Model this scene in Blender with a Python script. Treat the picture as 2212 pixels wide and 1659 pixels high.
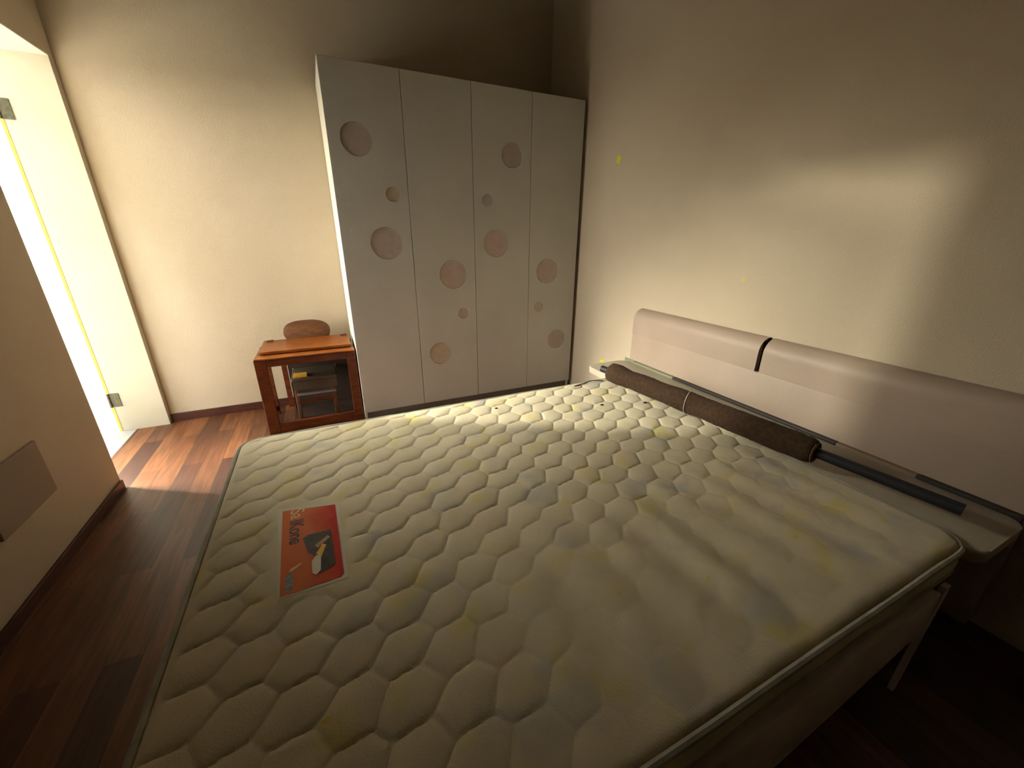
import bpy, bmesh, math, random
from mathutils import Vector, Matrix, noise
random.seed(4)
PI = math.pi
for o in list(bpy.data.objects): bpy.data.objects.remove(o)
scn = bpy.context.scene
COL = scn.collection

# ------------------------------------------------------------------ camera
cam_d = bpy.data.cameras.new('camera'); cam = bpy.data.objects.new('camera', cam_d); COL.objects.link(cam)
Rr = ((0.906, -0.424, 0.007), (-0.144, -0.323, -0.935), (0.399, 0.846, -0.354))
yaw, pit, rol = 0.440742, -0.361361, -0.007271
fw = Vector((math.sin(yaw)*math.cos(pit), math.cos(yaw)*math.cos(pit), math.sin(pit)))
rt = fw.cross(Vector((0, 0, 1))).normalized(); dn = fw.cross(rt)
r2 = math.cos(rol)*rt + math.sin(rol)*dn; d2 = -math.sin(rol)*rt + math.cos(rol)*dn
m = Matrix((r2, -d2, -fw)).transposed().to_4x4(); m.translation = Vector((0, 0, 1.35))
cam.matrix_world = m
cam_d.sensor_width = 36; cam_d.lens = 852.3/2212*36; cam_d.clip_start = 0.02
scn.camera = cam

# ------------------------------------------------------------------ light and exposure
vs = scn.view_settings
vs.view_transform = 'Standard'; vs.look = 'None'; vs.gamma = 1; vs.use_curve_mapping = False
vs.exposure = -0.04
world = bpy.data.worlds.new('sky'); scn.world = world; world.use_nodes = True
bg = world.node_tree.nodes['Background']
# overcast sky: brightest in a band above the horizon, dim ground below
_wn, _wl = world.node_tree.nodes, world.node_tree.links
_tc = _wn.new('ShaderNodeTexCoord'); _sx = _wn.new('ShaderNodeSeparateXYZ'); _cr = _wn.new('ShaderNodeValToRGB'); _ma = _wn.new('ShaderNodeMath')
_ma.operation = 'MULTIPLY_ADD'; _ma.inputs[1].default_value = .5; _ma.inputs[2].default_value = .5
_wl.new(_tc.outputs['Generated'], _sx.inputs[0]); _wl.new(_sx.outputs['Z'], _ma.inputs[0]); _wl.new(_ma.outputs[0], _cr.inputs[0]); _wl.new(_cr.outputs[0], bg.inputs[0])
_e = _cr.color_ramp.elements
_e[0].position = .46; _e[0].color = (.05, .047, .04, 1)
_e[1].position = .84; _e[1].color = (.25, .255, .26, 1)
for _p, _c in ((.50, (1, .95, .82, 1)), (.58, (1, .95, .82, 1)), (.68, (.9, .88, .80, 1))):
    _x = _e.new(_p); _x.color = _c
# the brightest part of the cloud lies beyond the terrace, in front of the doorway
_dt = _wn.new('ShaderNodeVectorMath'); _dt.operation = 'DOT_PRODUCT'; _nv = Vector((-1, -.12, .1)).normalized(); _dt.inputs[1].default_value = _nv
_wl.new(_tc.outputs['Generated'], _dt.inputs[0])
_mr = _wn.new('ShaderNodeMapRange'); _mr.interpolation_type = 'SMOOTHSTEP'
_mr.inputs['From Min'].default_value = .80; _mr.inputs['From Max'].default_value = 1.0; _mr.inputs['To Min'].default_value = 2.0; _mr.inputs['To Max'].default_value = 25.5
_wl.new(_dt.outputs['Value'], _mr.inputs[0]); _wl.new(_mr.outputs[0], bg.inputs[1])
# a second bright lobe added to the sky, higher up, to light the mattress
_d2 = _wn.new('ShaderNodeVectorMath'); _d2.operation = 'DOT_PRODUCT'; _d2.inputs[1].default_value = Vector((-.74, .52, .50)).normalized()
_wl.new(_tc.outputs['Generated'], _d2.inputs[0])
_m2 = _wn.new('ShaderNodeMapRange'); _m2.interpolation_type = 'SMOOTHSTEP'
_m2.inputs['From Min'].default_value = .86; _m2.inputs['From Max'].default_value = .97; _m2.inputs['To Max'].default_value = 185
_wl.new(_d2.outputs['Value'], _m2.inputs[0])
_b2 = _wn.new('ShaderNodeBackground'); _b2.inputs[0].default_value = (1, .95, .80, 1); _wl.new(_m2.outputs[0], _b2.inputs[1])
_as = _wn.new('ShaderNodeAddShader'); _wl.new(bg.outputs[0], _as.inputs[0]); _wl.new(_b2.outputs[0], _as.inputs[1]); _wl.new(_as.outputs[0], _wn['World Output'].inputs[0])
def lamp(name, kind, energy, color, loc=(0, 0, 0), direction=None, **kw):
    d = bpy.data.lights.new(name, kind); d.energy = energy; d.color = color
    for k, v in kw.items(): setattr(d, k, v)
    o = bpy.data.objects.new(name, d); COL.objects.link(o); o.location = loc
    if direction: o.rotation_euler = Vector(direction).to_track_quat('-Z', 'Y').to_euler()
    return o
# daylight coming steeply over the terrace and in at the door
lamp('sun_high', 'SUN', 1.6, (0.78, 0.9, 1.0), direction=(.726, 1, -1.5), angle=math.radians(9))
# extra sun lamp, added only to brighten the open white door leaf
lamp('sun_leaf_fill', 'SUN', 1.5, (1.0, .98, .90), direction=(.03, 1, -.42), angle=math.radians(4))
# low sun glow that slips past the end of the open door leaf
lamp('sun_low', 'SUN', 1.5, (1.0, 0.93, 0.74), direction=(.86, -.508, -.160), angle=math.radians(2.5))
# tall area lamp added outside to throw the bright beam across the mattress
lamp('beam_lamp', 'AREA', 3300, (1.0, .95, .78), loc=(-8.94, 7.18, 6.2), direction=(.86, -.508, -.42), shape='RECTANGLE', size=.45, size_y=5.2)
p = lamp('door_portal', 'AREA', 1, (1, 1, 1), loc=(-1.47, 3.07, 1.13), direction=(1, 0, 0), shape='RECTANGLE', size=0.88, size_y=2.26)
p.data.cycles.is_portal = True

# ------------------------------------------------------------------ helpers
def lin(c):
    f = lambda v: v/12.92 if v <= .04045 else ((v+.055)/1.055)**2.4
    return tuple(f(v/255) for v in c)+(1,)
def mat(name, c1, c2=None, scale=8, rough=.6, bump=0, bscale=60, spec=.3, metallic=0, detail=4, stretch=None, sheen=0):
    """paint-like material: two colours mixed by noise, fine bump"""
    M = bpy.data.materials.new(name); M.use_nodes = True
    n = M.node_tree.nodes; l = M.node_tree.links; b = n['Principled BSDF']
    tc = n.new('ShaderNodeTexCoord'); mp = n.new('ShaderNodeMapping'); l.new(tc.outputs['Object'], mp.inputs[0])
    if stretch: mp.inputs['Scale'].default_value = stretch
    if c2:
        t = n.new('ShaderNodeTexNoise'); t.inputs['Scale'].default_value = scale; t.inputs['Detail'].default_value = detail
        l.new(mp.outputs[0], t.inputs[0])
        r = n.new('ShaderNodeValToRGB'); r.color_ramp.elements[0].position = .35; r.color_ramp.elements[1].position = .65
        r.color_ramp.elements[0].color = c1; r.color_ramp.elements[1].color = c2
        l.new(t.outputs[0], r.inputs[0]); l.new(r.outputs[0], b.inputs['Base Color'])
    else: b.inputs['Base Color'].default_value = c1
    b.inputs['Roughness'].default_value = rough; b.inputs['Specular IOR Level'].default_value = spec; b.inputs['Metallic'].default_value = metallic
    if sheen: b.inputs['Sheen Weight'].default_value = sheen
    if bump:
        t2 = n.new('ShaderNodeTexNoise'); t2.inputs['Scale'].default_value = bscale; t2.inputs['Detail'].default_value = 5
        l.new(mp.outputs[0], t2.inputs[0])
        bp = n.new('ShaderNodeBump'); bp.inputs['Strength'].default_value = 1; bp.inputs['Distance'].default_value = bump
        l.new(t2.outputs[0], bp.inputs['Height']); l.new(bp.outputs[0], b.inputs['Normal'])
    return M

class B:
    """collects shapes and links them as ONE mesh object"""
    def __init__(s): s.bm = bmesh.new()
    def box(s, x0, x1, y0, y1, z0, z1, bev=0, rot=None, seg=2):
        r = bmesh.ops.create_cube(s.bm, size=1)['verts']
        for v in r: v.co = Vector(((x0+x1)/2+v.co.x*(x1-x0), (y0+y1)/2+v.co.y*(y1-y0), (z0+z1)/2+v.co.z*(z1-z0)))
        if bev:
            es = list({e for v in r for e in v.link_edges})
            g = bmesh.ops.bevel(s.bm, geom=es, offset=bev, segments=seg, affect='EDGES', profile=.5)
            r = g['verts']+[v for v in r if v.is_valid]
        if rot:
            c = Vector(((x0+x1)/2, (y0+y1)/2, (z0+z1)/2)); bmesh.ops.rotate(s.bm, verts=list(set(r)), cent=c, matrix=rot)
        return s
    def bar(s, a, b, w, h=None, bev=0):
        """square bar from a to b"""
        a, b = Vector(a), Vector(b); h = h or w; d = b-a
        r = bmesh.ops.create_cube(s.bm, size=1)['verts']
        for v in r: v.co = Vector((v.co.x*w, v.co.y*h, v.co.z*d.length))
        if bev:
            es = list({e for v in r for e in v.link_edges})
            g = bmesh.ops.bevel(s.bm, geom=es, offset=bev, segments=2, affect='EDGES', profile=.5)
            r = list(set(g['verts']+[v for v in r if v.is_valid]))
        q = d.to_track_quat('Z', 'Y').to_matrix().to_4x4(); q.translation = (a+b)/2
        bmesh.ops.transform(s.bm, matrix=q, verts=r); return s
    def tube(s, pts, r, n=14, closed=False, cap=True, rad=None):
        pts = [Vector(p) for p in pts]; N = len(pts); rings = []
        up = Vector((0, 0, 1))
        for i, p in enumerate(pts):
            if closed: t = pts[(i+1) % N]-pts[i-1]
            else: t = pts[min(i+1, N-1)]-pts[max(i-1, 0)]
            t.normalize(); u = up if abs(t.dot(up)) < .95 else Vector((1, 0, 0))
            x = t.cross(u).normalized(); y = x.cross(t).normalized(); rr = rad[i] if rad else r
            rings.append([s.bm.verts.new(p+x*rr*math.cos(2*PI*k/n)+y*rr*math.sin(2*PI*k/n)) for k in range(n)])
        for i in range(N if closed else N-1):
            A, C = rings[i], rings[(i+1) % N]
            for k in range(n): s.bm.faces.new((A[k], A[(k+1) % n], C[(k+1) % n], C[k]))
        if cap and not closed:
            s.bm.faces.new(rings[0]); s.bm.faces.new(list(reversed(rings[-1])))
        return s
    def prism(s, outline, axis, a0, a1):
        """extrude a closed 2-D outline along axis 0/1/2"""
        def P(u, v, w): return [(w, u, v), (u, w, v), (u, v, w)][axis]
        A = [s.bm.verts.new(P(u, v, a0)) for u, v in outline]; C = [s.bm.verts.new(P(u, v, a1)) for u, v in outline]
        n = len(A); s.bm.faces.new(A); s.bm.faces.new(list(reversed(C)))
        for i in range(n): s.bm.faces.new((A[i], C[i], C[(i+1) % n], A[(i+1) % n]))
        return s
    def obj(s, name, m, parent=None, smooth=False, **props):
        bmesh.ops.recalc_face_normals(s.bm, faces=s.bm.faces[:])
        me = bpy.data.meshes.new(name); s.bm.to_mesh(me); s.bm.free()
        if m: me.materials.append(m)
        if smooth:
            for f in me.polygons: f.use_smooth = True
            me.set_sharp_from_angle(angle=math.radians(40))
        o = bpy.data.objects.new(name, me); COL.objects.link(o)
        if parent:
            o.parent = parent; o.matrix_parent_inverse = Matrix.Translation(-abs_loc(parent))
        for k, v in props.items(): o[k] = v
        return o
def abs_loc(o):
    v = Vector((0, 0, 0))
    while o: 
        v += o.location; o = o.parent if o.parent and o.type == 'EMPTY' else None
    return v
def thing(name, label, cat, loc, group=None):
    o = bpy.data.objects.new(name, None); COL.objects.link(o); o.location = loc; o.empty_display_size = .1
    o['label'] = label; o['category'] = cat
    if group: o['group'] = group
    return o
S = dict(kind='structure')

# ------------------------------------------------------------------ materials
def wall_mat(name, marks=()):
    M = mat(name, (.485, .405, .295, 1), (.515, .435, .32, 1), scale=2.2, rough=.75, bump=.0016, bscale=170, spec=.2)
    n = M.node_tree.nodes; l = M.node_tree.links; b = n['Principled BSDF']
    src = b.inputs['Base Color'].links[0].from_socket
    tc = n.new('ShaderNodeTexCoord')
    nz = n.new('ShaderNodeTexNoise'); nz.inputs['Scale'].default_value = 30; l.new(tc.outputs['Object'], nz.inputs[0])
    for (x, y, z, r, c) in marks:            # chips of yellow paint
        d = n.new('ShaderNodeVectorMath'); d.operation = 'DISTANCE'; d.inputs[1].default_value = (x, y, z)
        l.new(tc.outputs['Object'], d.inputs[0])
        a = n.new('ShaderNodeMath'); a.operation = 'MULTIPLY_ADD'; a.inputs[1].default_value = r*2.2; l.new(nz.outputs[0], a.inputs[0]); l.new(d.outputs['Value'], a.inputs[2])
        lt = n.new('ShaderNodeMath'); lt.operation = 'LESS_THAN'; lt.inputs[1].default_value = r*1.9; l.new(a.outputs[0], lt.inputs[0])
        mx = n.new('ShaderNodeMix'); mx.data_type = 'RGBA'; l.new(lt.outputs[0], mx.inputs['Factor'])
        l.new(src, mx.inputs['A']); mx.inputs['B'].default_value = c; src = mx.outputs['Result']
    l.new(src, b.inputs['Base Color']); return M
Y = (.66, .62, .03, 1)
M_wall = wall_mat('wall_paint')
M_wallr = wall_mat('wall_paint_right', [(2.03, 2.566, 1.854, .030, Y), (2.03, 2.542, .365, .026, Y), (2.03, 1.433, 1.133, .015, (.6, .5, .16, 1))])
M_white = mat('white_gloss_paint', (.60, .59, .54, 1), (.64, .63, .58, 1), scale=3, rough=.35, bump=.0006, bscale=60)
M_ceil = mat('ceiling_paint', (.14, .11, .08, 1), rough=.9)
M_tile = mat('white_tile', (.52, .53, .52, 1), (.47, .48, .48, 1), scale=5, rough=.25)
M_base = mat('dark_skirting', (.05, .018, .014, 1), (.085, .03, .02, 1), scale=12, rough=.35, stretch=(1, 1, 8))
M_ward = mat('wardrobe_laminate', (.60, .61, .575, 1), (.64, .65, .61, 1), scale=3, rough=.5, bump=.0008, bscale=150, spec=.25)
M_wardside = mat('wardrobe_side', (.70, .66, .54, 1), rough=.5)
M_plinth = mat('wardrobe_plinth', (.20, .17, .14, 1), rough=.6)
M_dark = mat('dark_gap', (.02, .014, .01, 1), rough=.8)
M_disc = {k: mat('disc_'+k, c, tuple(v*1.12 for v in c[:3])+(1,), scale=25, rough=.55, bump=.0008, bscale=90) for k, c in
          dict(pink=(.50, .44, .41, 1), lilac=(.50, .47, .46, 1), ochre=(.54, .48, .37, 1), rose=(.55, .46, .42, 1)).items()}
M_redwood = mat('red_brown_wood', (.075, .018, .007, 1), (.15, .038, .011, 1), scale=9, rough=.32, bump=.0006, bscale=40, stretch=(1, 5, 5))
M_topwood = mat('orange_wood', (.17, .045, .009, 1), (.30, .095, .018, 1), scale=8, rough=.3, bump=.0005, stretch=(2, 7, 7))
M_chairwood = mat('chair_wood', (.11, .048, .02, 1), (.17, .075, .034, 1), scale=8, rough=.45, stretch=(2, 6, 6))
M_darkpan = mat('dark_board', (.03, .018, .014, 1), (.05, .03, .02, 1), scale=6, rough=.6)
M_steel = mat('dull_steel', (.42, .42, .42, 1), rough=.35, metallic=.8)
M_seat = mat('seat_board', (.08, .062, .04, 1), (.12, .09, .055, 1), scale=6, rough=.5)
M_hinge = mat('aged_hinge', (.11, .10, .05, 1), (.06, .06, .05, 1), scale=60, rough=.45, metallic=.5)
M_yellow = mat('yellow_strip', (.85, .52, .08, 1), (.75, .40, .05, 1), scale=30, rough=.5)
M_bedbox = mat('bed_frame_vinyl', (.62, .53, .48, 1), (.68, .58, .53, 1), scale=7, rough=.5, bump=.0007, bscale=120)
M_head = mat('headboard_vinyl', (.345, .265, .205, 1), (.38, .29, .225, 1), scale=3, rough=.5, bump=.0006, bscale=120, spec=.35)
M_shelf = mat('grey_board', (.40, .35, .27, 1), (.46, .42, .32, 1), scale=4, rough=.4, bump=.0008, bscale=60)
M_stripd = mat('dark_trim', (.03, .024, .02, 1), rough=.5)
M_stripg = mat('green_grey_trim', (.20, .21, .13, 1), rough=.6)
M_stripb = mat('tan_trim', (.20, .14, .09, 1), rough=.6)
M_roll = mat('brown_pile', (.042, .022, .012, 1), (.07, .038, .019, 1), scale=60, rough=.95, bump=.006, bscale=240)
M_pole = mat('dark_pole', (.018, .018, .022, 1), rough=.5, spec=.3)
M_string = mat('pale_string', (.62, .56, .45, 1), rough=.7)
M_pipe = mat('grey_piping', (.33, .32, .26, 1), (.42, .40, .33, 1), scale=20, rough=.8, bump=.001, bscale=200)

def floor_mat():
    M = bpy.data.materials.new('wood_planks'); M.use_nodes = True; n = M.node_tree.nodes; l = M.node_tree.links; b = n['Principled BSDF']
    tc = n.new('ShaderNodeTexCoord'); mp = n.new('ShaderNodeMapping'); mp.inputs['Rotation'].default_value = (0, 0, PI/2)
    l.new(tc.outputs['Object'], mp.inputs[0])
    br = n.new('ShaderNodeTexBrick'); br.inputs['Scale'].default_value = 1; br.inputs['Brick Width'].default_value = .92; br.inputs['Row Height'].default_value = .105
    br.inputs['Mortar Size'].default_value = .0012; br.inputs['Mortar Smooth'].default_value = .2; br.inputs['Bias'].default_value = -.1
    br.inputs['Color1'].default_value = (.055, .017, .010, 1); br.inputs['Color2'].default_value = (.235, .092, .036, 1); br.inputs['Mortar'].default_value = (.03, .012, .006, 1)
    l.new(mp.outputs[0], br.inputs[0])
    g = n.new('ShaderNodeMapping'); g.inputs['Scale'].default_value = (18, 1.5, 1); l.new(tc.outputs['Object'], g.inputs[0])
    nz = n.new('ShaderNodeTexNoise'); nz.inputs['Scale'].default_value = 2.2; nz.inputs['Detail'].default_value = 6; nz.inputs['Distortion'].default_value = .8; l.new(g.outputs[0], nz.inputs[0])
    cr = n.new('ShaderNodeValToRGB'); cr.color_ramp.elements[0].color = (.55, .5, .45, 1); cr.color_ramp.elements[1].color = (1.25, 1.2, 1.1, 1)
    cr.color_ramp.elements[0].position = .3; cr.color_ramp.elements[1].position = .7; l.new(nz.outputs[0], cr.inputs[0])
    mx = n.new('ShaderNodeMix'); mx.data_type = 'RGBA'; mx.blend_type = 'MULTIPLY'; mx.inputs['Factor'].default_value = 1
    l.new(br.outputs[0], mx.inputs['A']); l.new(cr.outputs[0], mx.inputs['B']); l.new(mx.outputs['Result'], b.inputs['Base Color'])
    b.inputs['Roughness'].default_value = .45
    bp = n.new('ShaderNodeBump'); bp.inputs['Distance'].default_value = .0015; bp.invert = True; l.new(br.outputs['Fac'], bp.inputs['Height']); l.new(bp.outputs[0], b.inputs['Normal'])
    return M
M_floor = floor_mat()

def mattress_mat():
    M = mat('mattress_ticking', (.605, .535, .37, 1), (.65, .58, .41, 1), scale=10, rough=.85, bump=.0012, bscale=230, spec=.15, sheen=.1)
    n = M.node_tree.nodes; l = M.node_tree.links; b = n['Principled BSDF']; src = b.inputs['Base Color'].links[0].from_socket
    tc = n.new('ShaderNodeTexCoord')
    def stain(scale, lo, hi, col, amt, w):
        nonlocal src
        mp = n.new('ShaderNodeMapping'); mp.inputs['Location'].default_value = (w, w*.7, 0); l.new(tc.outputs['Object'], mp.inputs[0])
        t = n.new('ShaderNodeTexNoise'); t.inputs['Scale'].default_value = scale; t.inputs['Detail'].default_value = 2; l.new(mp.outputs[0], t.inputs[0])
        r = n.new('ShaderNodeMapRange'); r.inputs['From Min'].default_value = lo; r.inputs['From Max'].default_value = hi; r.inputs['To Max'].default_value = amt
        l.new(t.outputs[0], r.inputs[0])
        mx = n.new('ShaderNodeMix'); mx.data_type = 'RGBA'; l.new(r.outputs[0], mx.inputs['Factor']); l.new(src, mx.inputs['A']); mx.inputs['B'].default_value = col
        src = mx.outputs['Result']
    stain(6.5, .58, .70, (.42, .41, .38, 1), .6, 0)
    stain(8, .57, .72, (.62, .53, .16, 1), .65, 7)
    stain(7, .60, .72, (.66, .50, .34, 1), .35, 13)
    stain(30, .72, .76, (.60, .50, .06, 1), .7, 21)
    l.new(src, b.inputs['Base Color']); return M
M_matt = mattress_mat()

# ------------------------------------------------------------------ room shell
XL, XO, XR, YB, YF, H = -1.185, -1.465, 2.03, 3.56, -1.6, 3.25
D0, D1, DH = 2.63, 3.512, 2.262           # door opening: near edge, far edge, head
B().box(-1.382, XR+.2, YF-.2, YB+.2, -.1, 0).obj('floor', M_floor, **S)
B().box(XL-.28, XR+.2, YF-.2, YB+.2, H, H+.15).obj('ceiling', M_ceil, **S)
B().box(XO, XR+.2, YB, YB+.2, 0, H).obj('wall_back', M_wall, **S)
B().box(XR, XR+.2, YF-.2, YB, 0, H).obj('wall_right', M_wallr, **S)
B().box(XO, XR+.2, YF-.2, YF, 0, H).obj('wall_front', mat('wall_paint_front', (.40, .34, .25, 1), rough=.8), **S)
b = B(); b.box(XO, XL, YF, D0, 0, H); b.box(XO, XL, D1, YB, 0, H); b.box(XO, XL, D0, D1, DH, H)
b.obj('wall_left', M_wall, **S)
# white painted lining of the far jamb and head
M_jamb = mat('cream_gloss_paint', (.43, .395, .30, 1), (.47, .43, .335, 1), scale=3, rough=.4)
B().box(XO, XL-.002, D1-.004, D1, 0, DH).obj('trim_1', M_jamb, **S)
B().box(XO, XL-.002, D0, D1-.004, DH-.004, DH).obj('trim_2', M_white, **S)
B().box(XL, .15, YB-.014, YB, 0, .062, bev=.003).obj('baseboard_back', M_base, **S)
B().box(XL, XL+.014, YF, D0-.002, 0, .052, bev=.003).obj('baseboard_left', M_base, **S)
B().box(-6, -1.382, -3, 7.5, -.1, -.002).obj('floor_terrace', M_tile, **S)

# open door leaf, hinged on the far jamb
d = bpy.data.objects.new('door_1', None); COL.objects.link(d); d.location = (XO, D1, 0); d['kind'] = 'structure'
B().box(-2.62, XO-.010, D1, D1+.042, .014, 2.24, bev=.002).obj('leaf', M_white, d)
B().box(XO-.0098, XO+.004, D1-.0075, D1-.0045, .0, 2.25).obj('edge_strip', M_yellow, d, label='yellow strip along the hinge gap')
for z in (.19, 1.93):
    hb = B(); hb.box(XO-.002, XO+.052, D1-.009, D1-.0046, z, z+.10, bev=.001); hb.tube([(XO-.004, D1-.013, z), (XO-.004, D1-.013, z+.10)], .007, 10)
    hb.obj('hinge', M_hinge, d, label='dark aged metal hinge')

# thin dark rectangular patch low on the left wall
o = B().box(XL, XL+.012, 1.80, 2.15, .30, .54, bev=.003).obj('dark_patch', mat('dark_patch_brown', (.30, .235, .18, 1), rough=.7))
o['label'] = 'dark flat rectangular patch low on the left wall'; o['category'] = 'panel'

# ------------------------------------------------------------------ wardrobe
wx0, wx1, wy, wh = .155, 2.000, 2.97, 2.308
ward = thing('wardrobe', 'tall pale four-door wardrobe with round pink and ochre inlays', 'wardrobe', ((wx0+wx1)/2, 3.26, 0))
fy = wy+.02
bc = B(); bc.box(wx0, wx0+.018, fy, YB-.004, 0, wh); bc.box(wx1-.018, wx1, fy, YB-.004, 0, wh); bc.box(wx0+.018, wx1-.018, fy, YB-.004, wh-.018, wh)
bc.box(wx0+.018, wx1-.018, fy+.02, YB-.004, .06, .078); bc.box(wx0+.018, wx1-.018, YB-.012, YB-.004, .078, wh-.018)
bc.obj('carcass', M_wardside, ward)
B().box(wx0+.018, wx1-.018, fy+.012, fy+.028, 0, .058).obj('plinth', M_plinth, ward)
xs = [.155, .6165, 1.082, 1.546, 2.000]
DISC = [(.3215, 1.899, .095, 'pink', 0), (.513, 1.597, .046, 'ochre', 0), (.441, 1.290, .106, 'pink', 0),
        (.906, 1.067, .105, 'rose', 1), (.974, .769, .042, 'rose', 1), (.774, .467, .088, 'ochre', 1),
        (1.388, 1.891, .083, 'pink', 2), (1.191, 1.586, .044, 'lilac', 2), (1.258, 1.287, .1025, 'rose', 2),
        (1.718, 1.067, .101, 'rose', 3), (1.645, .775, .042, 'ochre', 3), (1.837, .476, .088, 'pink', 3)]
def boolean_cut(o, cutters):
    ms = []
    for c in cutters:
        md = o.modifiers.new('b', 'BOOLEAN'); md.operation = 'DIFFERENCE'; md.object = c; md.solver = 'EXACT'
    dg = bpy.context.evaluated_depsgraph_get(); me = bpy.data.meshes.new_from_object(o.evaluated_get(dg)); 
    o.modifiers.clear(); o.data = me
    for c in cutters: bpy.data.objects.remove(c)
def cyl(bm_b, x, z, y0, y1, r, n=56):
    bm_b.prism([(x+r*math.cos(2*PI*k/n), z+r*math.sin(2*PI*k/n)) for k in range(n)], 1, y0, y1); return bm_b
for i in range(4):
    dr = B().box(xs[i]+(.0 if i == 0 else .0016), xs[i+1]-.0016, wy, wy+.019, .062, wh-.006, bev=.0012, seg=1).obj('door', M_ward, ward)
    dr.parent = None; dr.matrix_parent_inverse.identity()
    cut = [cyl(B(), x, z, wy-.01, wy+.009, r).obj('cutter', None) for (x, z, r, k, di) in DISC if di == i]
    boolean_cut(dr, cut)
    dr.parent = ward; dr.matrix_parent_inverse = Matrix.Translation(-ward.location)
    dr.data.name = 'door'
    for (x, z, r, k, di) in DISC:
        if di != i: continue
        t = cyl(B(), x, z, wy+.0045, wy+.0086, r-.0030)
        o = t.obj('inlay_disc', M_disc[k], None)
        o.parent = dr; o.matrix_parent_inverse = (Matrix.Translation(-ward.location)).inverted() @ Matrix.Translation(-ward.location)
        o.matrix_parent_inverse = Matrix.Identity(4)
        o['label'] = {'pink': 'dusty pink round inlay', 'rose': 'rosy pink round inlay', 'lilac': 'lilac grey round inlay', 'ochre': 'ochre round inlay'}[k]

# ------------------------------------------------------------------ bed
bed = thing('bed', 'low pale vinyl bed frame with a rolled headboard along the right wall', 'bed', (.6, 1.05, 0))
bx0, bx1, by0, by1 = -.350, 1.452, .235, 1.845
zt = .415
def rail_y(y0, y1):
    b = B(); b.prism([(bx0, zt), (bx1, zt), (bx1, .268), (.82, .168), (bx0, .10)], 1, y0, y1)
    g = bmesh.ops.bevel(b.bm, geom=[e for e in b.bm.edges], offset=.004, segments=2, affect='EDGES', profile=.5); return b
rail_y(by0, by0+.03).obj('side_rail', M_bedbox, bed, smooth=True)
rail_y(by1-.03, by1).obj('side_rail', M_bedbox, bed, smooth=True)
B().box(bx0, bx0+.03, by0+.03, by1-.03, .10, zt, bev=.004).obj('foot_rail', M_bedbox, bed)
B().box(bx0+.03, 1.62, by0+.032, by1-.032, zt-.035, zt-.001).obj('platform', M_darkpan, bed)
for (lx, ly) in ((1.478, .240), (1.478, 1.838), (-.30, .29), (-.30, 1.79)):
    l = B(); top = .43 if lx > 1 else .10
    if lx > 1: l.prism([(lx-.020, top-.012), (lx-.016, top), (lx+.012, top), (lx+.012, top-.02), (lx-.012, .0), (lx-.024, .0)], 1, ly-.007, ly+.007)
    else: l.box(lx-.03, lx+.03, ly-.03, ly+.03, 0, .10)
    l.obj('leg', M_bedbox, bed)
# shelf at the head
def rrect(x0, x1, y0, y1, r, n=8):
    pts = []
    for cx, cy, a in ((x1-r, y0+r, -PI/2), (x1-r, y1-r, 0), (x0+r, y1-r, PI/2), (x0+r, y0+r, PI)):
        for k in range(n+1): t = a+PI/2*k/n; pts.append((cx+r*math.cos(t), cy+r*math.sin(t)))
    return pts
sh = B(); sh.prism(rrect(1.60, 1.935, .222, 2.165, .05), 2, .455, .498)
bmesh.ops.bevel(sh.bm, geom=[e for e in sh.bm.edges if abs(e.verts[0].co.z-e.verts[1].co.z) < 1e-4], offset=.008, segments=3, affect='EDGES', profile=.5)
sh.obj('head_shelf', M_shelf, bed, smooth=True, label='pale grey flat shelf behind the mattress')
B().box(1.70, 1.93, .55, 1.80, 0, .455).obj('head_support', M_darkpan, bed)
for (y0, y1, m_, lb) in ((2.075, 2.18, M_stripg, 'thin grey-green end of the trim'), (1.70, 2.075, M_stripg, 'grey-green length of trim'), (.775, 1.70, M_stripd, 'dark length of trim'), (.50, .775, M_stripb, 'tan length of trim'), (.235, .50, M_stripd, 'dark near end of the trim')):
    w = .006 if y0 > 2 else .028
    B().box(1.955-w, 1.955, y0, y1-.001, .475, .512, bev=.003).obj('trim_strip', m_, bed, label=lb)
B().box(1.954, XR-.003, .236, 2.134, .02, .7002, bev=.004).obj('headboard_panel', M_head, bed, smooth=True)
prof = [(1.952, .700)]+[(2.020-.068*math.cos(t), .800+.072*math.sin(t)) for t in [PI/2*k/8 for k in range(9)]]+[(2.026, .872), (2.026, .700)]
def headroll(y0, y1, r0, r1):
    b = B(); n = len(prof); N = 8; rings = []
    L = [(y0+r0*(1-math.sin(k/N*PI/2)), math.cos(k/N*PI/2)*r0) for k in range(N+1)]+[(y1-r1*(1-math.sin(k/N*PI/2)), math.cos(k/N*PI/2)*r1) for k in range(N, -1, -1)]
    for y, ins in L:
        rings.append([b.bm.verts.new((x+ins*.9 if x < 2.0 else x, y, z-(ins*.6 if z > .78 else 0))) for x, z in prof])
    for A, C in zip(rings, rings[1:]):
        for i in range(n): b.bm.faces.new((A[i], A[(i+1) % n], C[(i+1) % n], C[i]))
    b.bm.faces.new(rings[0]); b.bm.faces.new(list(reversed(rings[-1])))
    return b
headroll(1.214, 2.135, .010, .05).obj('bolster_roll', M_head, bed, smooth=True)
headroll(.235, 1.190, .05, .010).obj('bolster_roll', M_head, bed, smooth=True)
B().box(1.995, 2.02, 1.180, 1.224, .702, .85).obj('bolster_backing', M_darkpan, bed, label='dark backing seen in the slot between the rolls')

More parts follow.
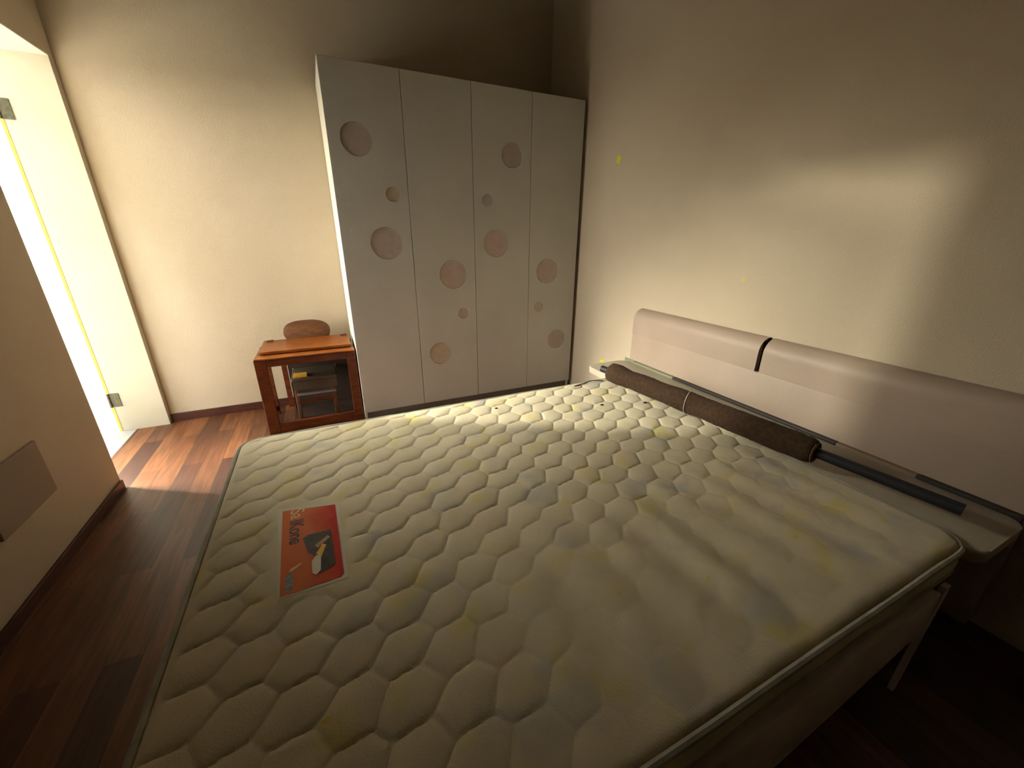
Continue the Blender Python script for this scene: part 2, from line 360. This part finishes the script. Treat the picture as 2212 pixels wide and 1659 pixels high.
# ------------------------------------------------------------------ mattress
mx0, mx1, my0, my1, mtop, mbot = -.408, 1.615, .262, 1.848, .520, .420
matt = thing('mattress', 'cream quilted mattress with yellow and grey stains lying on the bed', 'mattress', ((mx0+mx1)/2, (my0+my1)/2, mbot))
TH = math.radians(33); LW = .128; P_ = .084
CT, ST = math.cos(TH), math.sin(TH)
def cell(x, y):
    """distance to the stitched seam of the honeycomb quilting"""
    u = x*CT+y*ST; v = -x*ST+y*CT
    u += .012*noise.noise((x*5, y*5, 1)); v += .010*noise.noise((x*5, y*5, 4))
    d = []
    k0 = math.floor(v/P_)
    for k in (k0-1, k0, k0+1, k0+2):
        off = .5*LW*(k % 2); n0 = math.floor((u-off)/LW)
        for n_ in (n0-1, n0, n0+1, n0+2):
            cu = off+n_*LW; cv = k*P_
            cu += .010*math.sin(n_*3.1+k*1.7); cv += .006*math.sin(n_*2.3+k*4.1)
            d.append((math.hypot((u-cu)*.86, (v-cv)*1.12), cu, cv))
    d.sort(key=lambda t: t[0])
    return (d[1][0]-d[0][0])*.5, d[0][1]*3.3+d[0][2]*7.7
def top_h(x, y):
    a, idn = cell(x, y)
    puff = .50*(1-math.exp(-(a/.0042)**1.6))+.50*math.sin(min(1, a/.040)*PI/2)
    near = min(1, max(0, (1.02-y)/.42))*min(1, max(0, (x-.05)/.35))
    h = (.0082*puff-.0082)*(1-.72*near)*(.85+.3*noise.noise((idn, 0, 0)))
    h += .0045*noise.noise((x*2.4+3, y*2.4, 0))+.003*noise.noise((x*6, y*5, 2))
    # lengthwise ridges worn into the near half
    fan = x-.12*(1.3-y)*(x-.2)
    h += near*min(1, max(0, (y-my0-.02)/.16))*min(1, max(0, (mx1-x)/.10))*.0095*math.sin(2*PI*fan/.15+2.2*noise.noise((x*2, y*1.2, 5)))*(.6+.7*noise.noise((x*3, y*1.5, 8)))
    ex = max(abs(x+.137)-.095, abs(y-1.065)-.195)     # pressed flat under the sewn-on label
    if ex < .02: h = h*max(0, ex/.02)-.0015*(1-max(0, ex/.02))
    return h
b = B(); NX, NY = 400, 316; rc = .07; er = .030
grid = []
for j in range(NY+1):
    row = []
    for i in range(NX+1):
        x = mx0+(mx1-mx0)*i/NX; y = my0+(my1-my0)*j/NY
        cx = min(max(x, mx0+rc), mx1-rc); cy = min(max(y, my0+rc), my1-rc)
        v = Vector((x-cx, y-cy)); 
        if x != cx and y != cy:            # corner: map the square corner to a round one
            q = max(abs(v.x), abs(v.y)); n_ = v.length; v = v*(q/n_) if n_ else v
        e = rc-v.length if (x != cx or y != cy) else rc
        X, Yy = cx+v.x, cy+v.y
        z = top_h(X, Yy)*min(1, e/.03)
        if e < er: z -= .014*(1-math.sqrt(max(0, 1-((er-e)/er)**2)))
        row.append(b.bm.verts.new((X, Yy, mtop+z)))
    grid.append(row)
for j in range(NY):
    for i in range(NX): b.bm.faces.new((grid[j][i], grid[j][i+1], grid[j+1][i+1], grid[j+1][i]))
loop = [grid[0][i] for i in range(NX)]+[grid[j][NX] for j in range(NY)]+[grid[NY][i] for i in range(NX, 0, -1)]+[grid[j][0] for j in range(NY, 0, -1)]
base = [v.co.copy() for v in loop]; ctr = Vector(((mx0+mx1)/2, (my0+my1)/2, 0)); prev = loop; ring = []
nl = len(loop)
def outward(i):
    t = base[(i+2) % nl]-base[i-2]; t.z = 0; t.normalize(); return Vector((t.y, -t.x, 0))
outs = [outward(i) for i in range(nl)]
for (dz, of) in ((.02, .006), (.04, .009), (.06, .008), (.078, .002), (.086, -.004)):
    cur = []
    for i, c in enumerate(base):
        sag = .010*noise.noise((c.x*4, c.y*4, dz*9))
        extra = max(0, (1.2-c.x))*.016 if c.y < my0+.1 else 0
        cur.append(b.bm.verts.new((c.x+outs[i].x*(of+sag*.5), c.y+outs[i].y*(of+sag*.5), max(mbot-.03, c.z-dz*(1+extra*8)))))
    for i in range(nl): b.bm.faces.new((prev[i], prev[(i+1) % nl], cur[(i+1) % nl], cur[i]))
    prev = cur
for of, zz in ((-.03, None), (-.05, mbot)):
    cur = [b.bm.verts.new((c.x+outs[i].x*of, c.y+outs[i].y*of, prev[i].co.z if zz is None else zz)) for i, c in enumerate(base)]
    for i in range(nl): b.bm.faces.new((prev[i], prev[(i+1) % nl], cur[(i+1) % nl], cur[i]))
    prev = cur
b.bm.faces.new(prev)
b.obj('quilted_body', M_matt, matt, smooth=True)
def inset_loop(z, off, step=6): return [Vector((base[i].x, base[i].y, 0))+outs[i]*off+Vector((0, 0, z+.003*noise.noise((base[i].x*5, base[i].y*5, z*30)))) for i in range(0, nl, step)]
B().tube(inset_loop(mtop-.014, .006), .0085, 8, closed=True).obj('piping', M_pipe, matt, smooth=True, label='grey upper piping')
B().tube(inset_loop(mtop-.088, .006), .0055, 8, closed=True).obj('piping', M_pipe, matt, smooth=True, label='grey lower piping')

# ------------------------------------------------------------------ printed label sewn on the mattress
lab = thing('mattress_label', 'red and orange printed label with a dark picture lying on the mattress', 'label', (-.14, 1.06, mtop+.003))
LC = [Vector((-.219, 1.244)), Vector((-.066, 1.212)), Vector((-.057, .890)), Vector((-.204, .886))]   # far-left, far-right, near-right, near-left
def lp(u, v):                                 # u across (0 left..1 right), v down (0 far..1 near)
    a = LC[0].lerp(LC[1], u); c = LC[3].lerp(LC[2], u); return a.lerp(c, v)
def sheet(poly, z, name, m_, thick=.0006, **kw):
    b = B(); b.prism([tuple(lp(u, v)) for u, v in poly], 2, z, z+thick); return b.obj(name, m_, lab, **kw)
LZ = mtop-.0012
R_ = lambda u0, u1, v0, v1: [(u0, v0), (u1, v0), (u1, v1), (u0, v1)]
M_lred = bpy.data.materials.new('label_print'); M_lred.use_nodes = True
_n = M_lred.node_tree.nodes; _l = M_lred.node_tree.links; _tc = _n.new('ShaderNodeTexCoord'); _s = _n.new('ShaderNodeSeparateXYZ'); _l.new(_tc.outputs['Object'], _s.inputs[0])
_mr = _n.new('ShaderNodeMapRange'); _mr.inputs['From Min'].default_value = -.21; _mr.inputs['From Max'].default_value = -.07
_nz = _n.new('ShaderNodeTexNoise'); _nz.inputs['Scale'].default_value = 14; _l.new(_tc.outputs['Object'], _nz.inputs[0])
_ad = _n.new('ShaderNodeMath'); _ad.operation = 'MULTIPLY_ADD'; _ad.inputs[1].default_value = .09; _ad.inputs[2].default_value = -.045
_l.new(_nz.outputs[0], _ad.inputs[0]); _a2 = _n.new('ShaderNodeMath'); _l.new(_ad.outputs[0], _a2.inputs[0]); _l.new(_s.outputs['X'], _a2.inputs[1]); _l.new(_a2.outputs[0], _mr.inputs[0])
_cr = _n.new('ShaderNodeValToRGB'); _e = _cr.color_ramp.elements; _e[0].color = (.66, .15, .03, 1); _e[1].color = (.50, .03, .02, 1); _m = _e.new(.4); _m.color = (.62, .16, .05, 1)
_l.new(_mr.outputs[0], _cr.inputs[0]); _l.new(_cr.outputs[0], _n['Principled BSDF'].inputs['Base Color']); _n['Principled BSDF'].inputs['Roughness'].default_value = .65; _n['Principled BSDF'].inputs['Specular IOR Level'].default_value = .15
M_lwhite = mat('label_border', (.62, .58, .45, 1), rough=.5)
M_ink = mat('label_ink', (.03, .03, .06, 1), rough=.5); M_pale = mat('label_pale_ink', (.75, .5, .25, 1), rough=.5)
M_photo = mat('label_photo', (.025, .025, .02, 1), (.06, .05, .03, 1), scale=30, rough=.4)
sheet([(-.09, -.035), (1.06, -.04), (1.07, 1.03), (-.03, 1.02)], LZ, 'border', M_lwhite, label='cream margin')
sheet([(0, 0), (1, 0), (1, .97), (.95, 1.0), (0, 1)], LZ+.0008, 'red_field', M_lred, label='red to orange printed field')
sheet([(.36, .43), (.46, .40), (.87, .385), (.88, .84), (.62, .90), (.60, .72), (.44, .62)], LZ+.0016, 'picture', M_photo, label='dark printed picture')
sheet([(.50, .74), (.58, .68), (.66, .70), (.64, .86), (.56, .90), (.50, .87)], LZ+.0024, 'picture_shape', M_lwhite, label='pale shape in the picture')
sheet([(.58, .66), (.70, .56), (.76, .58), (.66, .72)], LZ+.0024, 'picture_shape', M_yellow, label='yellow shape in the picture')
sheet([(.56, .56), (.80, .46), (.84, .49), (.62, .60)], LZ+.0024, 'picture_shape', mat('label_tan', (.42, .26, .14, 1)), label='tan shape in the picture')
sheet([(.08, .84), (.10, .81), (.20, .80), (.19, .97), (.08, .985)], LZ+.0016, 'caption_block', mat('label_grey', (.17, .17, .14, 1), (.28, .28, .24, 1), scale=120), label='grey caption block')
sheet([(.13, .79), (.16, .76), (.33, .72), (.34, .735), (.18, .785)], LZ+.0016, 'caption_stroke', M_pale)
def text_mesh(txt, size, loc, m_, parent, name, sx=1):
    cu = bpy.data.curves.new(name, 'FONT'); cu.body = txt; cu.size = size; cu.extrude = .0003; cu.offset = .0006
    t = bpy.data.objects.new(name, cu); COL.objects.link(t); t.location = loc; t.rotation_euler = (0, 0, -PI/2+.03); t.scale = (sx, 1, 1)
    dg = bpy.context.evaluated_depsgraph_get(); me = bpy.data.meshes.new_from_object(t.evaluated_get(dg)); me.transform(t.matrix_basis)
    bpy.data.objects.remove(t); me.materials.append(m_)
    o = bpy.data.objects.new(name, me); COL.objects.link(o); o.parent = parent; o.matrix_parent_inverse = Matrix.Translation(-parent.location); return o
o = text_mesh('Sa', .056, (-.195, 1.236, LZ+.0016), M_pale, lab, 'lettering'); o['label'] = 'pale first letters of the word'
o = text_mesh('lKone', .054, (-.195, 1.180, LZ+.0016), M_ink, lab, 'lettering', .86); o['label'] = 'dark last letters of the word'

# ------------------------------------------------------------------ carpet roll on its pole
P0 = Vector((1.486, 1.850, .584)); P1 = Vector((1.686, .312, .567)); ax = (P1-P0)
at = lambda t: P0+ax*t
pole = B().tube([at(k/12) for k in range(13)], .0200, 16)
roll = thing('carpet_roll', 'brown pile carpet rolled on a dark pole along the head of the mattress', 'carpet roll', tuple(at(.4)-Vector((0, 0, .055))))
pole.obj('pole', M_pole, roll, smooth=True, label='dark smooth pole through the roll')
b = B(); N = 150; n = 56; ta, tb = .045, .742; rings = []
dirn = ax.normalized(); sx_ = dirn.cross(Vector((0, 0, 1))).normalized(); sy_ = sx_.cross(dirn)
for k in range(N+1):
    t = ta+(tb-ta)*k/N; c = at(t); r0 = .052+.004*noise.noise((t*9, 0, 0))+(.006*max(0, 1-abs(t-.09)/.05))
    if t > .115: r0 += .001*math.sin(t*40)
    edge = min(k, N-k); r0 *= (.80, .92, .98)[edge] if edge < 3 else 1
    ring = []
    for q in range(n):
        a = 2*PI*q/n; rr = r0+.0022*noise.noise((t*160, math.cos(a)*6, math.sin(a)*6))+.0035*noise.noise((t*14, math.cos(a)*1.5, math.sin(a)*1.5))
        if abs(a-1.9) < .06 and t > .12: rr -= .003
        ring.append(b.bm.verts.new(c+sx_*rr*math.cos(a)+sy_*rr*math.sin(a)))
    rings.append(ring)
for A, C in zip(rings, rings[1:]):
    for q in range(n): b.bm.faces.new((A[q], A[(q+1) % n], C[(q+1) % n], C[q]))
for R0, c in ((rings[0], at(ta+.002)), (rings[-1], at(tb-.002))):     # spiral-ish ends
    cv = b.bm.verts.new(c)
    for q in range(n): b.bm.faces.new((R0[q], R0[(q+1) % n], cv))
b.obj('carpet', M_roll, roll, smooth=True)
sp = []
for k in range(120):
    a = k/120*2*PI*3.2; r_ = .016+.030*k/120; sp.append(at(tb+.001)+sx_*r_*math.cos(a)+sy_*r_*math.sin(a))
B().tube(sp, .0022, 6).obj('rolled_edge', mat('carpet_backing', (.16, .09, .05, 1), rough=.9), roll, label='paler coiled backing at the near end')
tp = at(.385)
B().tube([tp+dirn*.014*math.cos(a)+sx_*.0555*math.cos(a)+sy_*.0555*math.sin(a) for a in [2*PI*k/40 for k in range(40)]], .0018, 8, closed=True).obj('tie_string', M_string, roll, smooth=True, label='pale string tied round the middle')

# loose grey cord on the mattress corner
o = B().tube([(1.255, 1.80, .522), (1.33, 1.812, .523), (1.38, 1.83, .524), (1.43, 1.822, .525), (1.465, 1.80, .524)], .003, 8).obj('cord', M_pole, smooth=True)
o['label'] = 'short thin dark cord lying by the far end of the carpet roll'; o['category'] = 'cord'
for i, (x, y, s_, lb) in enumerate(((.714, 1.701, .007, 'tiny dark crumb near the far mattress edge before the wardrobe'), (1.234, 1.512, .008, 'tiny dark crumb left of the far end of the carpet roll'), (1.46, 1.44, .009, 'tiny dark crumb touching the side of the carpet roll'))):
    b = B(); bmesh.ops.create_icosphere(b.bm, subdivisions=2, radius=s_)
    for v in b.bm.verts: v.co = Vector((v.co.x*1.2+x, v.co.y*.8+y, mtop+top_h(x, y)+.002+v.co.z*.4+.0015*noise.noise(v.co*300)))
    o = b.obj('crumb', M_dark, smooth=True); o['label'] = lb; o['category'] = 'crumb'; o['group'] = 'crumbs on the mattress'

# ------------------------------------------------------------------ small desk
dk = thing('desk', 'small red-brown open-framed wooden desk between back wall and wardrobe', 'desk', (-.17, 3.2, 0))
x0, x1, yf, yb, zt_ = -.492, .146, 3.0, 3.40, .550
fr = B(); fr.box(x0, x0+.072, yf, yf+.03, 0, zt_-.001, bev=.003); fr.obj('leg', M_redwood, dk)
B().box(x1-.062, x1, yf, yf+.03, 0, zt_-.001, bev=.003).obj('leg', M_redwood, dk)
B().box(x0, x0+.045, yb-.03, yb, 0, zt_-.001, bev=.003).obj('leg', M_redwood, dk)
B().box(x1-.045, x1, yb-.03, yb, 0, zt_-.001, bev=.003).obj('leg', M_redwood, dk)
B().box(x0+.072, x1-.062, yf+.001, yf+.029, zt_-.052, zt_-.001, bev=.003).obj('top_rail', M_redwood, dk)
B().box(x0+.072, x1-.062, yf+.001, yf+.029, .0, .075, bev=.003).obj('bottom_rail', M_redwood, dk)
for xx in (x0, x1-.028):
    B().box(xx+.003, xx+.025, yf+.03, yb-.03, zt_-.06, zt_-.002).obj('side_rail', M_redwood, dk)
    B().box(xx+.003, xx+.025, yf+.03, yb-.03, .03, .075).obj('side_rail', M_redwood, dk)
B().box(x0+.004, x1-.002, yf-.004, yf+.10, zt_, zt_+.010, bev=.003).obj('front_ledge', M_topwood, dk)
lid = B(); lid.prism([(yf+.085, .566), (yf+.085, .584), (yb+.012, .590), (yb+.012, .572)], 0, x0+.030, x1-.016)
bmesh.ops.bevel(lid.bm, geom=lid.bm.edges[:], offset=.003, segments=2, affect='EDGES', profile=.5)
lid.obj('lid', M_topwood, dk)
B().box(x0+.05, x1-.03, yf+.10, yb, .551, .566).obj('tray', M_redwood, dk)
for xx in (x0+.055, x1-.075): B().tube([(xx, yb-.03, .590), (xx+.045, yb-.028, .592)], .011, 12).obj('lid_hinge', M_chairwood, dk, smooth=True)
b = B(); b.box(-.335, .098, yb-.026, yb-.014, .363, .545); b.box(-.335, .098, yb-.026, yb-.014, .0, .332)
b.box(-.335, -.308, yb-.026, yb-.014, .332, .363); b.box(.003, .098, yb-.026, yb-.014, .332, .363)
b.obj('back_panel', M_darkpan, dk)
B().box(x0+.115, x0+.15, yb-.03, yb-.002, .05, .545).obj('slat', M_redwood, dk)
B().box(-.335, .10, yf+.05, yb-.03, .02, .035).obj('lower_board', M_darkpan, dk)
B().box(.098, .112, yf+.031, yb-.03, .076, .49).obj('side_board', M_darkpan, dk)
B().tube([(.125, yf+.04, .18), (.105, yf+.05, .42)], .006, 8).obj('side_stay', M_steel, dk, label='dull metal stay on the right inside')

# chair tucked behind and under the desk
ch = thing('chair', 'small brown wooden chair with a rounded backrest tucked behind the desk', 'chair', (-.16, 3.3, 0))
bk = B(); bk.prism([(-.160+.165*math.copysign(abs(math.cos(t))**.8, math.cos(t)), .632+.088*math.copysign(abs(math.sin(t))**.8, math.sin(t))) for t in [2*PI*k/48 for k in range(48)]], 1, 3.430, 3.448)
bmesh.ops.bevel(bk.bm, geom=[e for e in bk.bm.edges if abs(e.verts[0].co.y-e.verts[1].co.y) < 1e-4], offset=.005, segments=2, affect='EDGES', profile=.5)
bk.obj('backrest', M_chairwood, ch, smooth=True)
for xx in (-.25, -.07): B().box(xx-.013, xx+.013, 3.450, 3.470, 0, .66, bev=.003).obj('leg', M_chairwood, ch)
for xx in (-.285, -.035): B().box(xx-.013, xx+.013, 3.11, 3.136, .0355, .335, bev=.003).obj('leg', M_chairwood, ch)
B().box(-.305, .0, 3.10, 3.449, .335, .36, bev=.005).obj('seat', M_seat, ch)
B().box(-.30, -.005, 3.108, 3.120, .27, .333).obj('apron', M_seat, ch)
B().tube([(-.285, 3.104, .235), (-.02, 3.104, .235)], .011, 10).obj('stretcher', M_steel, ch, smooth=True, label='pale metal crossbar')
B().box(-.285, -.035, 3.108, 3.122, .165, .185, bev=.002).obj('stretcher', M_redwood, ch, label='reddish wooden crossbar')
o = B().box(-.29, -.20, 3.125, 3.20, .3605, .375, bev=.002).obj('folded_paper', M_yellow)
o['label'] = 'small folded yellow paper lying on the chair seat inside the desk'; o['category'] = 'paper'
